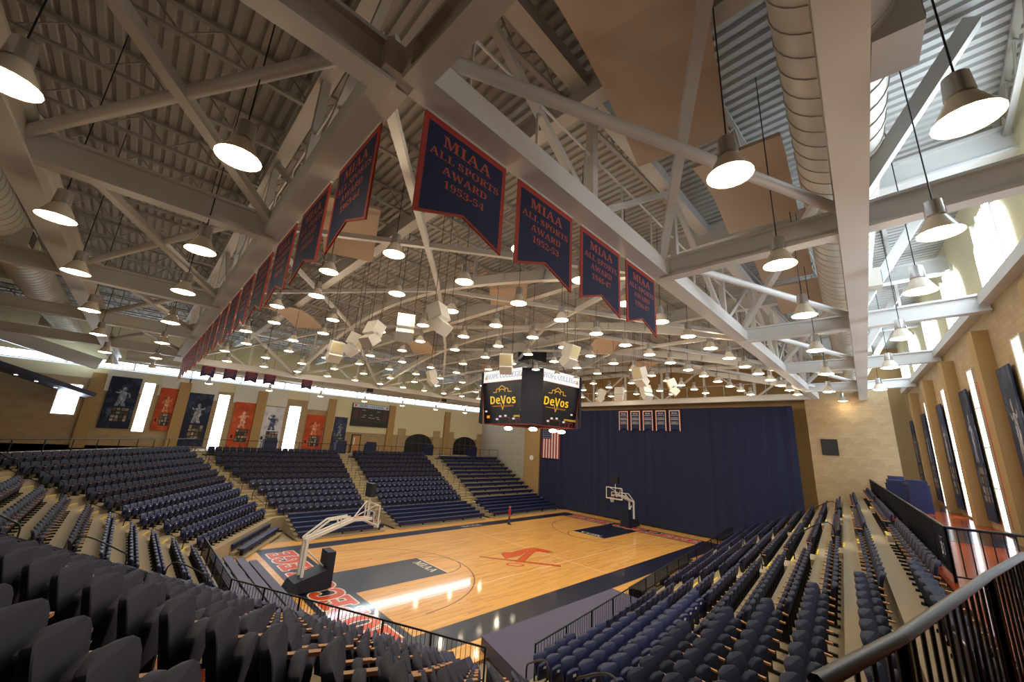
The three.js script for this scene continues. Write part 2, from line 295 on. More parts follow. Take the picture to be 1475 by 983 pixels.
{
  const c = (i, d, y) => { const p = corner(i, d); return V(p[0], y, p[1]); };
  railing('black baluster railing before the first row of the end stand', [c(2, 0.1, Y0), c(3, 0.1, Y0)], 0.95, 0.16);
  railing('black baluster railing before the first row of the near corner', [c(3, 0.1, Y0), on(3, SIDES[3].l - 0.9, 0.1, Y0)], 0.95, 0.16);
  railing('long black baluster railing above the purple platform', [on(4, 0.9, 0.1, Y0), on(4, 10, 0.1, Y0)], 0.95, 0.16);
  railing('black railing along the far half of the near long stand', [on(4, 11.2, 0.1, Y0), on(4, 30, 0.1, Y0)], 0.95, 0.16);
  railing('black railing on the concourse edge of the opposite stand', [c(0, DC + 0.1, YC), c(1, DC + 0.1, YC)], 1.05, 0);
  railing('black railing on the concourse edge of the far corner', [c(1, DC + 0.1, YC), c(2, DC + 0.1, YC)], 1.05, 0);
  railing('black railing on the concourse edge above the end stand', [c(2, DC + 0.1, YC), c(3, DC + 0.1, YC)], 1.05, 0);
  railing('black baluster railing marked 3 along the orange concourse', [on(4, 2.2, DC + 0.15, YC), on(4, 32, DC + 0.15, YC)], 1.05, 0.15);
  railing('black railing turning in across the orange concourse', [on(4, 2.2, DC + 0.15, YC), on(4, 2.6, DC + 2.6, YC)], 1.05, 0.16);
  railing('black sloping stair railing marked 4 beside the orange floor', [V(-22.5, YC, 22.98), V(-21.67, YC, 23.17), V(-19.47, YC, 23.57), V(-17.88, YC, 23.89)], 1.48, 0.16);
  const sign = (t, x, y, z, ry, lab) => { const o = mesh('section_sign', box(0.34, 0.42, 0.02), [0, 1, 2, 3, 4, 5].map(() => std(0xffffff, 0.6, { map: canvas(64, 80, (q) => { q.fillStyle = '#0c0c10'; q.fillRect(0, 0, 64, 80); q.fillStyle = '#eee'; q.font = 'bold 64px sans-serif'; q.textAlign = 'center'; q.fillText(t, 32, 64); }) }))); o.position.set(x, y, z); o.rotation.y = ry; tag(o, lab, 'sign'); };
  const p3 = on(4, 2.6, DC + 0.1, YC + 0.6); sign('3', p3.x, p3.y, p3.z, turn(4), 'small black sign with white 3 on concourse railing'); sign('4', -20.2, YC + 0.95, 23.36, -2.96, 'small black sign with white 4 on stair railing');
  for (let i = 1; i < 5; i++) for (const k of [1, 4, 7, 9]) {          // hoop handrails in the aisles
    const m = mitre(i), f = (d, y) => V(VX[i][0] + m[0] * d, y, VX[i][1] + m[1] * d), y = Y0 + k * RISE, d = k * T;
    const o = thing('aisle_handrail', `black hoop handrail in the aisle between ${SIDE_NAME[i - 1]} and ${SIDE_NAME[i]}`, 'handrail', `hoop handrails of aisle ${i}`);
    mesh('hoop', tube([f(d + 0.1, y), f(d + 0.1, y + 0.8), f(d + 0.25, y + 0.92), f(d + 1.3, y + 0.92 + RISE * 1.5), f(d + 1.45, y + 0.8 + RISE * 1.5), f(d + 1.5, y + RISE)], 0.024, 6, 24), M.blackMetal, o);
    mesh('mid_rail', rod(f(d + 0.1, y + 0.45), f(d + 1.47, y + 0.45 + RISE * 1.5), 0.018), M.blackMetal, o);
  }
  for (const i of [0, 4]) AISLES[i].forEach((s, a) => { for (const k of [1, 4, 7]) {
    const y = Y0 + k * RISE, d = k * T, o = thing('aisle_handrail', `black hoop handrail in the ${a ? 'second' : 'first'} aisle of the ${SIDE_NAME[i]}`, 'handrail', `hoop handrails of ${SIDE_NAME[i]} aisle ${a + 1}`);
    mesh('hoop', tube([on(i, s, d + 0.1, y), on(i, s, d + 0.1, y + 0.85), on(i, s, d + 0.25, y + 0.95), on(i, s, d + 1.4, y + 0.95 + RISE * 1.5), on(i, s, d + 1.5, y + RISE)], 0.024, 6, 20), M.blackMetal, o);
  } });
}

// ---------- walls ----------
const WZ = -28.3, EX = 18.25, NX = -35, RW = (x) => 26.4 - 0.121 * (x + 12), TOP = 17.2;
const wallL = structure('wall_left', null, null, 'tan block wall with pale upper band behind the opposite stand', 'wall');
mesh('block_base', metric(box(EX - NX, 7, 0.4, (EX + NX) / 2, 8.0, WZ - 0.2)), M.block, wallL);
mesh('upper_band', metric(box(EX - NX, TOP - 13.3, 0.4, (EX + NX) / 2, (TOP + 13.3) / 2, WZ - 0.2)), M.plaster, wallL);
mesh('lower_wall', metric(box(EX - NX, YC + 0.1, 0.4, (EX + NX) / 2, YC / 2, WZ - 0.2)), M.block, wallL);
mesh('head_band', metric(box(EX - NX, 1.0, 0.4, (EX + NX) / 2, 12.0, WZ - 0.2)), M.plaster, wallL);
for (const [a, b] of [[-26.9, -24.3], [-23.2, -20.9], [-21, -18.4], [-17, -14.2], [-14.1, -11.7], [-9.4, -6.6]]) mesh('pale_panel', metric(box(b - a, 2.0, 0.08, (a + b) / 2, 11.5, WZ + 0.04)), M.plasterWhite, wallL);
for (const [a, b] of [[-6.2, 1.2], [2.2, 10.4], [11.6, 18.2]]) mesh('pale_panel', metric(box(b - a, 4.4, 0.08, (a + b) / 2, 10.3, WZ + 0.04)), M.plaster, wallL);
for (const x of [-27.4, -21.2, -14.3, -6.6, 1.6, 11.0]) { mesh('pilaster', metric(box(0.9, 6.6, 0.3, x, YC + 3.1, WZ + 0.15)), M.tan, wallL); }
for (let x = -34; x < 18; x += 4.35) {                                // strip of high windows, lit by day
  const w = structure('window_strip', null, null, 'bright horizontal strip window high on the left wall', 'window'); w.name = numbered('window_1');
  mesh('pane', box(4.1, 0.62, 0.06, x + 2.1, 12.95, WZ), dayGlow, w); mesh('frame', join([box(4.3, 0.06, 0.12, x + 2.1, 13.28, WZ), box(4.3, 0.06, 0.12, x + 2.1, 12.62, WZ), box(0.08, 0.7, 0.12, x, 12.95, WZ)]), M.steel, w);
}
function dayLight(x, y, z, w, h, tx, ty, tz, I) { const l = new THREE.RectAreaLight(DAY, I, w, h); l.position.set(x, y, z); l.lookAt(tx, ty, tz); scene.add(l); }
dayLight(-8, 12.95, WZ + 0.1, 52, 0.62, -8, 11, 0, DAY_NITS);
function slit(x0, x1, y0, y1, lab) {
  const w = structure('window_2', null, null, lab, 'window');
  mesh('pane', box(x1 - x0, y1 - y0, 0.05, (x0 + x1) / 2, (y0 + y1) / 2, WZ + 0.06), dayGlow, w);
  const bars = []; for (let k = 0; k <= 4; k++) bars.push(box(x1 - x0 + 0.1, 0.05, 0.1, (x0 + x1) / 2, y0 + (y1 - y0) * k / 4, WZ + 0.07)); for (const x of [x0, x1]) bars.push(box(0.06, y1 - y0, 0.1, x, (y0 + y1) / 2, WZ + 0.07));
  mesh('frame', join(bars), M.plasterWhite, w);
  dayLight((x0 + x1) / 2, (y0 + y1) / 2, WZ + 0.15, x1 - x0, y1 - y0, (x0 + x1) / 2, 6, 0, DAY_NITS);
}
slit(-24.3, -23.45, 7.0, 11.6, 'bright slit window beside the navy poster'); slit(-18.3, -17.3, YC, 11.2, 'bright slit window between navy and orange posters'); slit(-11.4, -10.1, YC, 10.7, 'bright slit window beside the white poster'); slit(-29.6, -28.2, 8.2, 10.8, 'short bright window below the navy canopy');
// posters: a player-like figure over a block of small photographs
function posterTex(bg, fg, s) {
  seed = 1000 + s * 77;
  return canvas(160, 360, (x, w, h) => {
    x.fillStyle = bg; x.fillRect(0, 0, w, h);
    for (let i = 0; i < 60; i++) { x.fillStyle = `rgba(${rnd() < 0.5 ? '255,255,255' : '0,0,0'},${0.12 * rnd()})`; x.beginPath(); x.ellipse(rnd() * w, rnd() * h, 8 + rnd() * 30, 6 + rnd() * 22, rnd() * 3, 0, 7); x.fill(); }
    x.globalAlpha = 0.85; x.fillStyle = fg; x.beginPath(); x.ellipse(82, 84, 11, 14, 0.2, 0, 7); x.fill();
    x.beginPath(); x.moveTo(66, 102); x.quadraticCurveTo(82, 96, 100, 104); x.quadraticCurveTo(104, 140, 98, 168); x.lineTo(110, 205); x.lineTo(90, 205); x.lineTo(82, 178); x.lineTo(70, 206); x.lineTo(52, 204); x.quadraticCurveTo(64, 160, 66, 102); x.fill();
    x.lineWidth = 9; x.lineCap = 'round'; x.strokeStyle = fg; const lift = 40 * rnd(); x.beginPath(); x.moveTo(68, 108); x.quadraticCurveTo(48, 118, 46, 90 + lift); x.moveTo(98, 108); x.quadraticCurveTo(120, 112, 118, 80 + 60 * rnd()); x.stroke();
    x.globalAlpha = 0.3; for (let i = 0; i < 26; i++) { x.fillStyle = rnd() < 0.5 ? '#fff' : '#201c28'; x.beginPath(); x.ellipse(60 + rnd() * 46, 76 + rnd() * 124, 3 + rnd() * 9, 2 + rnd() * 7, rnd() * 3, 0, 7); x.fill(); } x.globalAlpha = 1;
    x.fillStyle = '#25221e'; x.fillRect(48, 214, 92, 104);
    for (let a = 0; a < 4; a++) for (let b = 0; b < 4; b++) { const v = 40 + rnd() * 120, t = rnd() * 24; x.fillStyle = `rgb(${v + t},${v},${v - t})`; x.fillRect(50 + a * 22 + rnd() * 3, 217 + b * 25 + rnd() * 3, 14 + rnd() * 7, 16 + rnd() * 7); }
    x.fillStyle = '#111'; x.fillRect(16, 262, 14, 26);
  });
}
const PT = [posterTex('#101a38', '#8d95a8', 1), posterTex('#b4451c', '#d98a62', 2), posterTex('#131d3c', '#a9a5a8', 3), posterTex('#bb4a20', '#e0a585', 4), posterTex('#c9c8cf', '#28325e', 5), posterTex('#2b3050', '#7b7f95', 6)];
const PM = PT.map((t) => std(0xffffff, 0.8, { map: t })), edge = std(0x3a3530, 0.8);
const poster = (k, w, h, label) => { const o = mesh('wall_poster', clean(new THREE.BoxGeometry(w, h, 0.05)), PM[k]); return tag(o, label, 'poster'); };
[[-26.6, -24.5, 7.2, 11.9, 0, 'tall navy football player poster by the canopy'], [-23.0, -21.6, 7.2, 11.3, 1, 'tall orange poster between the slit window and pilaster'], [-20.8, -18.7, YC + 0.2, 11.1, 2, 'tall navy team poster beside a slit window'], [-16.7, -14.8, YC + 0.2, 10.6, 3, 'tall orange poster beside the second pilaster'], [-13.9, -11.8, YC + 0.2, 10.4, 4, 'tall white and blue poster of a figure with raised arms'], [-9.3, -7.2, YC + 0.1, 9.9, 1, 'tall orange poster past the third slit window'], [-6.0, -4.4, YC + 0.1, 9.9, 5, 'tall dark blue poster beside the wall scoreboard']].forEach(([a, b, y0, y1, k, l]) => { const o = poster(k, b - a, y1 - y0, l); o.position.set((a + b) / 2, (y0 + y1) / 2, WZ + 0.12); });
{ // wall scoreboard, door, arched openings on the left wall
  const t = canvas(512, 300, (x, w, h) => { x.fillStyle = '#0c0b10'; x.fillRect(0, 0, w, h); x.fillStyle = '#c9d2e6'; x.fillRect(0, 0, w, 52); x.fillStyle = '#27488f'; x.font = 'bold 44px serif'; x.textAlign = 'center'; x.fillText('HOPE COLLEGE', w / 2, 42); x.fillStyle = '#c4451c'; x.fillRect(18, 10, 26, 30); x.fillRect(w - 44, 10, 26, 30); x.strokeStyle = '#7c2420'; x.lineWidth = 3; x.strokeRect(110, 70, 292, 160); for (let i = 0; i < 6; i++) for (const c of [20, 50, 440, 470]) x.strokeRect(c, 70 + i * 26, 22, 18); x.fillStyle = '#9a9298'; for (const [a, b] of [[130, 80], [340, 88], [150, 150], [130, 175], [330, 165], [350, 190], [240, 140], [225, 180], [275, 182]]) x.fillRect(a, b, 44, 9); });
  const o = thing('wall_scoreboard', 'black wall scoreboard with pale HOPE COLLEGE header', 'scoreboard', null, -1.5, 10.4, WZ + 0.2);
  mesh('cabinet', box(5.1, 2.9, 0.25), M.black, o); const f = clean(new THREE.BoxGeometry(5.0, 2.8, 0.02)); f.translate(0, 0, 0.14); mesh('display', f, std(0xffffff, 0.5, { map: t }), o);
  const d = structure('door_1', null, null, 'tan wooden door with dark frame below the wall scoreboard', 'door');
  mesh('door_leaf', box(1.0, 2.1, 0.08, -2.9, YC + 1.05, WZ + 0.08), M.oak, d); mesh('door_frame', join([box(0.1, 2.2, 0.14, -3.45, YC + 1.1, WZ + 0.08), box(0.1, 2.2, 0.14, -2.35, YC + 1.1, WZ + 0.08), box(1.2, 0.1, 0.14, -2.9, YC + 2.2, WZ + 0.08)]), M.black, d); mesh('door_pane', box(0.14, 0.9, 0.1, -3.15, YC + 1.4, WZ + 0.09), M.white, d);
  for (const [x, k] of [[6.4, 1], [14.8, 2]]) {
    const w = structure('window_3', null, null, `arched glazed opening ${k > 1 ? 'beside the grey end wall' : 'between two pilasters'}`, 'window'), pts = [[x - 2.2, YC]]; for (let a = 0; a <= 12; a++) pts.push([x - 2.2 * Math.cos(Math.PI * a / 12), YC + 1.5 + 1.3 * Math.sin(Math.PI * a / 12)]); pts.push([x + 2.2, YC]);
    mesh('recess', face(pts, WZ + 0.05, WZ + 0.09), M.black, w); const bars = [box(4.3, 0.07, 0.1, x, YC + 1.5, WZ + 0.12)]; for (const q of [-1.1, 0, 1.1]) bars.push(box(0.07, 2.6, 0.1, x + q, YC + 1.3, WZ + 0.12)); mesh('mullions', join(bars), M.grille, w);
    mesh('wainscot', metric(join([box(1.2, 3.4, 0.1, x - 2.9, YC + 1.7, WZ + 0.1), box(1.2, 3.4, 0.1, x + 2.9, YC + 1.7, WZ + 0.1)])), M.block, w);
  }
  const cp = thing('canopy', 'sloping navy canopy with small downlights over the corner concourse', 'canopy', null, -31, 10.6, WZ + 2); // corner mezzanine
  mesh('slab', beam(V(-4, 1.6, 1.6), V(3.4, -0.7, -0.6), 3.6, 0.35), std(0x121c44, 0.5), cp); for (let k = 0; k < 6; k++) mesh('downlight', box(0.2, 0.05, 0.2, -3 + k * 1.1, 1.05 - k * 0.34, 1 - k * 0.3), std(0xffffff, 0.4, { emissive: 0xffffff, emissiveIntensity: 1.5 }), cp);
  tag(mesh('fascia_beam', beam(V(-34.5, 14.4, WZ + 2.4), V(-27.6, 12.7, WZ + 1), 0.4, 1.0), M.white), 'white fascia beam above the navy canopy', 'beam');
}
// end wall with curtain
const wallE = structure('wall_far', null, null, 'end wall of grey and tan block either side of the navy curtain', 'wall');
mesh('grey_block', metric(box(0.4, 12, 10.2, EX + 0.2, 6, -23.3)), M.blockGrey, wallE); mesh('tan_pier', metric(box(0.5, 12, 3.0, EX + 0.1, 6, -16.6)), M.tan, wallE);
mesh('tan_block', metric(box(0.4, 14.2, 5.4, EX - 0.1, 7.1, 19.0)), M.block, wallE); mesh('back_wall', metric(box(0.4, TOP, 62, EX + 1.6, TOP / 2, 0)), M.tan, wallE);
{
  const n = 220, g = new THREE.PlaneGeometry(30.2, 12.4, n, 1), p = g.attributes.position;
  for (let i = 0; i < p.count; i++) { const x = p.getX(i); p.setZ(i, 0.09 * Math.sin(x * 5.2) * (0.6 + 0.4 * Math.sin(x * 0.9)) + 0.04 * Math.sin(x * 13)); }
  g.rotateY(-Math.PI / 2); g.translate(EX - 0.15, 6.3, 0.2); g.computeVertexNormals();
  const back = g.clone(); back.translate(0.06, 0, 0);
  tag(mesh('divider_curtain', join([g, back]), std(0x181f40, 0.9, { side: THREE.DoubleSide })), 'huge dark navy divider curtain hanging behind the far basket', 'curtain');
}
const flagTex = canvas(300, 420, (x, w, h) => { for (let i = 0; i < 13; i++) { x.fillStyle = i % 2 ? '#d8d2cc' : '#8f2027'; x.fillRect(w * i / 13, 0, w / 13 + 1, h); } x.fillStyle = '#1b2448'; x.fillRect(0, 0, w * 7 / 13, h * 0.4); x.fillStyle = '#ddd'; for (let r = 0; r < 6; r++) for (let c = 0; c < 5; c++) { x.beginPath(); x.arc(16 + c * 31, 16 + r * 27, 5, 0, 7); x.fill(); } });
{ const g = clean(new THREE.BoxGeometry(3.2, 4.3, 0.03)); const o = mesh('flag', g, std(0xffffff, 0.85, { map: flagTex })); o.position.set(EX - 0.3, 8.3, -12.9); o.rotation.y = -Math.PI / 2; tag(o, 'striped flag with stars hung vertically on the curtain', 'flag'); }
tag(mesh('wall_clock', (() => { const g = new THREE.CylinderGeometry(0.35, 0.35, 0.08, 24); g.rotateZ(Math.PI / 2); g.translate(EX - 0.22, 6.0, -16.5); return clean(g); })(), M.white), 'round white clock on the tan pier beside the curtain', 'clock');
tag(mesh('wall_opening', join([box(0.1, 1.3, 1.1, EX - 0.34, 9.0, 17.6)]), M.black), 'small dark square opening in the tan block wall', 'opening');
// right wall
const wallR = structure('wall_right', null, null, 'tan block wall with pilasters and tall posters beside the orange concourse', 'wall');
const ra = Math.atan(0.121), RX = (x, y, z, w, h, d, m, n = 'block_panel') => { const g = box(w, h, d); g.rotateY(ra); g.translate(x, y, RW(x) + z); return mesh(n, metric(g), m, wallR); };
RX(-8.5, 6.6, 0.2, 54, 13.4, 0.4, M.block); RX(-8.5, 15.6, 0.2, 54, 3.2, 0.4, M.plaster, 'upper_band'); RX(-8.5, 13.4, -0.15, 54, 0.35, 0.3, M.steel, 'cornice');
for (let b = 0; b < 6; b++) {
  const x = -14.6 + b * 5.6, y = YC;
  RX(x, y + 3.5, -0.2, 0.7, 7, 0.4, M.tan, 'pilaster');
  const put = (o, dx, yy) => { o.position.set(x + dx, yy, RW(x + dx) - 0.12); o.rotation.y = ra + Math.PI; };
  put(poster(b % 2 ? 3 : 1, 1.25, 5.2, `tall orange poster on the concourse wall in bay ${'one two three four five six'.split(' ')[b]}`), 1.2, y + 2.9);
  put(poster(b % 2 ? 2 : 0, 1.25, 5.2, `tall navy poster on the concourse wall in bay ${'one two three four five six'.split(' ')[b]}`), 4.3, y + 2.9);
  const w = structure('window_4', null, null, `tall slit window between posters in concourse bay ${b + 1}`, 'window'); w.position.set(x + 2.75, 0, RW(x + 2.75) - 0.03); w.rotation.y = ra;
  mesh('pane', box(0.7, 6.0, 0.05, 0, y + 3.1, 0), dayGlow, w); const fr = [box(0.12, 6.1, 0.14, -0.38, y + 3.1, 0), box(0.12, 6.1, 0.14, 0.38, y + 3.1, 0)]; for (let k = 0; k < 5; k++) fr.push(box(0.75, 0.05, 0.1, 0, y + 0.1 + k * 1.5, -0.02)); mesh('frame', join(fr), M.plasterWhite, w);
  dayLight(x + 2.75, y + 3.1, RW(x + 2.75) - 0.15, 0.7, 6, x + 2.75 - 0.12, y + 3, 0, DAY_NITS);
  const a = structure('window_5', null, null, `arched clerestory window above concourse bay ${b + 1}`, 'window'); a.position.set(x + 2.7, 0, RW(x + 2.7) - 0.04); a.rotation.y = ra;
  const pts = [[-1.6, 13.7], [-1.6, 14.8]]; for (let k = 0; k <= 10; k++) pts.push([-1.6 * Math.cos(Math.PI * k / 10), 14.8 + 1.2 * Math.sin(Math.PI * k / 10)]); pts.push([1.6, 13.7]);
  mesh('pane', face(pts, -0.04, 0.0), dayGlow, a); mesh('mullion', join([-1.1, -0.4, 0.4, 1.1].map((q) => box(0.07, 2.3, 0.1, q, 14.8, -0.06))), M.steel, a);
  dayLight(x + 2.7, 14.8, RW(x + 2.7) - 0.2, 3.6, 2.2, x + 2.4, 13, 0, DAY_NITS);
}
structure('wall_near', metric(box(0.4, TOP, 62, NX - 0.2, TOP / 2, 0)), M.block, 'block wall closing the hall behind the end stand', 'wall');

// ---------- roof ----------
const ceil = structure('ceiling', null, null, 'ribbed metal roof deck over the whole hall', 'ceiling');
{
  const rib = (x0, x1, z0, z1, y) => { const s = new THREE.Shape(), n = Math.round((x1 - x0) / 0.3); s.moveTo(x0, 0.25); for (let i = 0; i < n; i++) { const a = x0 + (x1 - x0) * i / n, q = (x1 - x0) / n; s.lineTo(a, 0); s.lineTo(a + q * 0.5, 0); s.lineTo(a + q * 0.6, 0.08); s.lineTo(a + q * 0.9, 0.08); } s.lineTo(x1, 0.25); const g = new THREE.ExtrudeGeometry(s, { depth: z1 - z0, bevelEnabled: false }); g.translate(0, y, z0); return clean(g); };
  mesh('deck', rib(-35, 20, -28.6, 30, TOP), M.deck, ceil);
}
const roofBeam = (label, parts, group, name = 'roof_beam') => { const o = thing(name, label, 'beam', group); for (const [n, g, m] of parts) mesh(n, g, m || M.steel, o); return o; };
const ibeam = (a, b, w, h) => [['web', beam(a, b, w * 0.35, h)], ['top_flange', beam(a.clone().add(V(0, h / 2, 0)), b.clone().add(V(0, h / 2, 0)), w, 0.07)], ['bottom_flange', beam(a.clone().sub(V(0, h / 2, 0)), b.clone().sub(V(0, h / 2, 0)), w, 0.07)]];
const RY = 13.2, RC = V(-22.8, RY, 18.9), RF = V(17.4, RY, 17.2), NE = V(-22.8, RY, -19), FE = V(17.4, RY, -19);
const lerp = (a, b, t) => a.clone().lerp(b, t), up = (p, h) => V(p.x, p.y + h, p.z);
const pick = (a, b, x) => lerp(a, b, (x - a.x) / (b.x - a.x)), pickz = (a, b, z) => lerp(a, b, (z - a.z) / (b.z - a.z));
function girder(a, b, label, bays) {       // deep truss: bottom chord, top chord, posts
  const o = roofBeam(label, [], null, 'ring_truss');
  mesh('bottom_chord', beam(a, b, 0.5, 0.5), M.steel, o); mesh('top_chord', beam(up(a, 3.4), up(b, 3.4), 0.4, 0.4), M.steel, o);
  for (let i = 0; i <= bays; i++) { const p = lerp(a, b, i / bays); if (i && i < bays) mesh('post', beam(p, up(p, 3.4), 0.2, 0.2), M.steel, o); if (i < bays) { const q = lerp(a, b, (i + 1) / bays); mesh('diagonal', i % 2 ? beam(p, up(q, 3.4), 0.16, 0.16) : beam(up(p, 3.4), q, 0.16, 0.16), M.steel, o); } }
}
girder(RC, RF, 'white ring truss with banners above the near long stand', 8); girder(RC, NE, 'white ring truss with banners above the end stand', 8); girder(NE, FE, 'white ring truss above the opposite stand', 8); girder(FE, RF, 'white ring truss above the curtain', 8);
const OR0 = V(-30, RY, 24.3), OR1 = V(18, RY, 20.2), OL0 = V(-27.6, RY, 26), OL1 = V(-26.6, RY, -27);
roofBeam('outer roof girder over the concourse edge', ibeam(OR0, OR1, 0.5, 0.7)); roofBeam('outer roof girder over the end stand', ibeam(OL0, OL1, 0.5, 0.7));
const RN = [-22.6, -13.9, -5.2, 3.5, 12.2], LN = [18.6, 11.7, 2.6, -6.4, -15.5];
RN.forEach((x, i) => {
  const a = pick(RC, RF, x), b = pick(OR0, OR1, x + 0.2), c = V(x + 0.4, RY + 0.1, RW(x) - 0.1);
  roofBeam('white cross beam from ring truss over the concourse', ibeam(a, b, 0.35, 0.55), 'cross beams on the concourse side'); roofBeam('white beam from outer girder to the window wall', ibeam(b, c, 0.35, 0.55), 'wall beams on the concourse side');
  roofBeam('white knee brace rising from beam to deck by the windows', [['brace', beam(up(b, 0.3), V(x + 0.3, TOP - 0.2, (b.z + c.z) / 2 + 0.6), 0.3, 0.3)]], 'knee braces by the windows');
  if (i < 4) { const a2 = pick(RC, RF, RN[i + 1]), b2 = pick(OR0, OR1, RN[i + 1]); roofBeam('slender white diagonal tie in the concourse-side roof bay', [['tie', rod(up(a, 0.4), up(b2, 0.1), 0.12, 8)]], 'roof ties on the concourse side'); roofBeam('square white diagonal strut in the concourse-side roof bay', [['strut', beam(up(b, 1.6), up(a2, 0.2), 0.2, 0.2)]], 'roof struts on the concourse side'); }
});
LN.forEach((z, i) => {
  const a = pickz(RC, NE, z), b = pickz(OL0, OL1, z);
  roofBeam('white cross beam from ring truss over the end stand', ibeam(a, b, 0.35, 0.6), 'cross beams over the end stand');
  roofBeam('white beam from outer girder to the end wall', ibeam(b, V(NX, RY, z), 0.35, 0.55), 'wall beams over the end stand');
  if (i < 4) { const a2 = pickz(RC, NE, LN[i + 1]), b2 = pickz(OL0, OL1, LN[i + 1]); roofBeam('slender white diagonal tie in the end-side roof bay', [['tie', rod(up(a, 0.6), up(b2, 0.2), 0.12, 8)]], 'roof ties over the end stand'); roofBeam('square white diagonal strut in the end-side roof bay', [['strut', beam(up(b, 0.6), up(a2, 0.1), 0.2, 0.2)]], 'roof struts over the end stand'); }
});
for (const x of [-13.9, -5.2, 3.5, 12.2]) {                              // arched ribs across the lantern
  const z1 = pick(RC, RF, x).z, pts = [], top = []; for (let k = 0; k <= 16; k++) { const t = k / 16, z = -19 + (z1 + 19) * t; pts.push(V(x, RY + 3.1 * Math.sin(Math.PI * t), z)); }
  const o = roofBeam('arched white roof rib spanning across the court', [], 'arched roof ribs', 'roof_arch');
  mesh('arch', join(pts.slice(1).map((p, k) => beam(pts[k], p.clone().add(p.clone().sub(pts[k]).multiplyScalar(0.02)), 0.3, 0.42))), M.steel, o);
  for (let k = 2; k < 16; k += 2) mesh('hanger', beam(pts[k], V(x, TOP, pts[k].z), 0.14, 0.14), M.steel, o);
}
for (let i = 0; i < 4; i++) for (const [za, zb] of [[-19, -6], [-6, 6], [6, 18]]) {   // crossing struts between ribs
  const x0 = RN[i], x1 = RN[i + 1], h = (z) => RY + 3.0 * Math.sin(Math.PI * (z + 19) / 37.4);
  roofBeam('slim white strut crossing between arched roof ribs', [['strut', beam(V(x0, h(za), za), V(x1, h(zb), zb), 0.18, 0.18)]], 'crossing struts between ribs'); roofBeam('slim white strut crossing between arched roof ribs', [['strut', beam(V(x1, h(za), za), V(x0, h(zb), zb), 0.18, 0.18)]], 'crossing struts between ribs');
}
for (let z = -26; z < 29; z += 2.6) {                                   // open-web joists under the deck
  const o = roofBeam('open-web steel joist under the ribbed deck', [], 'deck joists', 'roof_joist'), web = [];
  const xe = 18, y1 = TOP - 0.05, y0 = TOP - 0.75; for (let x = -34; x < xe - 0.7; x += 1.4) web.push(rod(V(x, y0, z), V(x + 0.7, y1, z), 0.025, 4), rod(V(x + 0.7, y1, z), V(x + 1.4, y0, z), 0.025, 4));
  mesh('top_chord', box(xe + 34, 0.09, 0.14, (xe - 34) / 2, y1, z), M.joist, o); mesh('bottom_chord', box(xe + 34, 0.08, 0.12, (xe - 34) / 2, y0, z), M.joist, o); mesh('web_rods', join(web), M.joist, o);
}
for (const x of [-30.5, -18.2, -9.5, -0.8, 8]) roofBeam('deep white purlin girder under the roof deck', ibeam(V(x, TOP - 0.9, -28), V(x, TOP - 0.9, 28), 0.4, 0.7), 'deck girders');
// curved acoustic panels hung below the deck
for (const [x, z, w, l, ry] of [[-18.5, 20.6, 2.2, 5.5, 0.2], [-12.8, 20.8, 2, 4.2, 0.1], [-7.6, 20.4, 1.8, 4.2, 0.1], [-2.6, 20, 1.8, 4.2, 0.1], [-20, 9, 2, 4.5, 1.2], [-12, 9.5, 2, 4.2, 0.8], [-8, -6, 2, 4.5, 0.8], [0.4, 7.4, 2, 4.5, 0.8], [2, -8, 2, 4.5, 0.8], [9, 6, 2, 4.5, 0.8], [-18, -6, 2, 4.5, 0.8]]) {
  const g = bent(l, 0.1, w, 0); const p = g.attributes.position; for (let i = 0; i < p.count; i++) p.setY(i, p.getY(i) - 0.35 * (p.getX(i) / (l / 2)) ** 2); g.rotateY(ry); g.translate(x, TOP - 1.4, z); g.computeVertexNormals();
  tag(mesh('acoustic_panel', g, M.panel), 'curved beige acoustic panel hung below the roof deck', 'panel', 'acoustic roof panels');
}
// ducts
function duct(label, a, b, r) {
  const o = thing('air_duct', label, 'duct'), d = b.clone().sub(a), n = Math.floor(d.length() / 0.5), rings = [];
  mesh('pipe', rod(a, b, r, 28), M.duct, o); for (let k = 1; k < n; k++) { const p = lerp(a, b, k / n), e = d.clone().normalize().multiplyScalar(0.025); rings.push(rod(p.clone().sub(e), p.clone().add(e), r + 0.02, 28)); } mesh('seams', join(rings), M.duct, o);
  const right = V(0, 1, 0).cross(d).normalize(); for (let k = 1; k < 8; k++) { const p = lerp(a, b, k / 8).add(V(0, -r * 0.55, 0)).add(right.clone().multiplyScalar((k % 2 ? 1 : -1) * r * 0.9)); const v = mesh('vent', box(0.9, 0.7, 0.6, p.x, p.y, p.z, Math.atan2(d.x, d.z) + Math.PI / 2), M.duct, o); mesh('grille', box(0.8, 0.5, 0.64, p.x, p.y, p.z, Math.atan2(d.x, d.z) + Math.PI / 2), M.grille, v); }
}
duct('large white spiral duct above the concourse', V(-28.6, 15.2, 24.45), V(18, 15.0, 19.6), 0.8); duct('large spiral duct above the end stand', V(-29.8, 15.0, 27), V(-29.8, 15.0, -27), 0.75); duct('long spiral duct above the opposite stand', V(-26, 13.6, -24.5), V(18, 13.6, -24.5), 0.6);
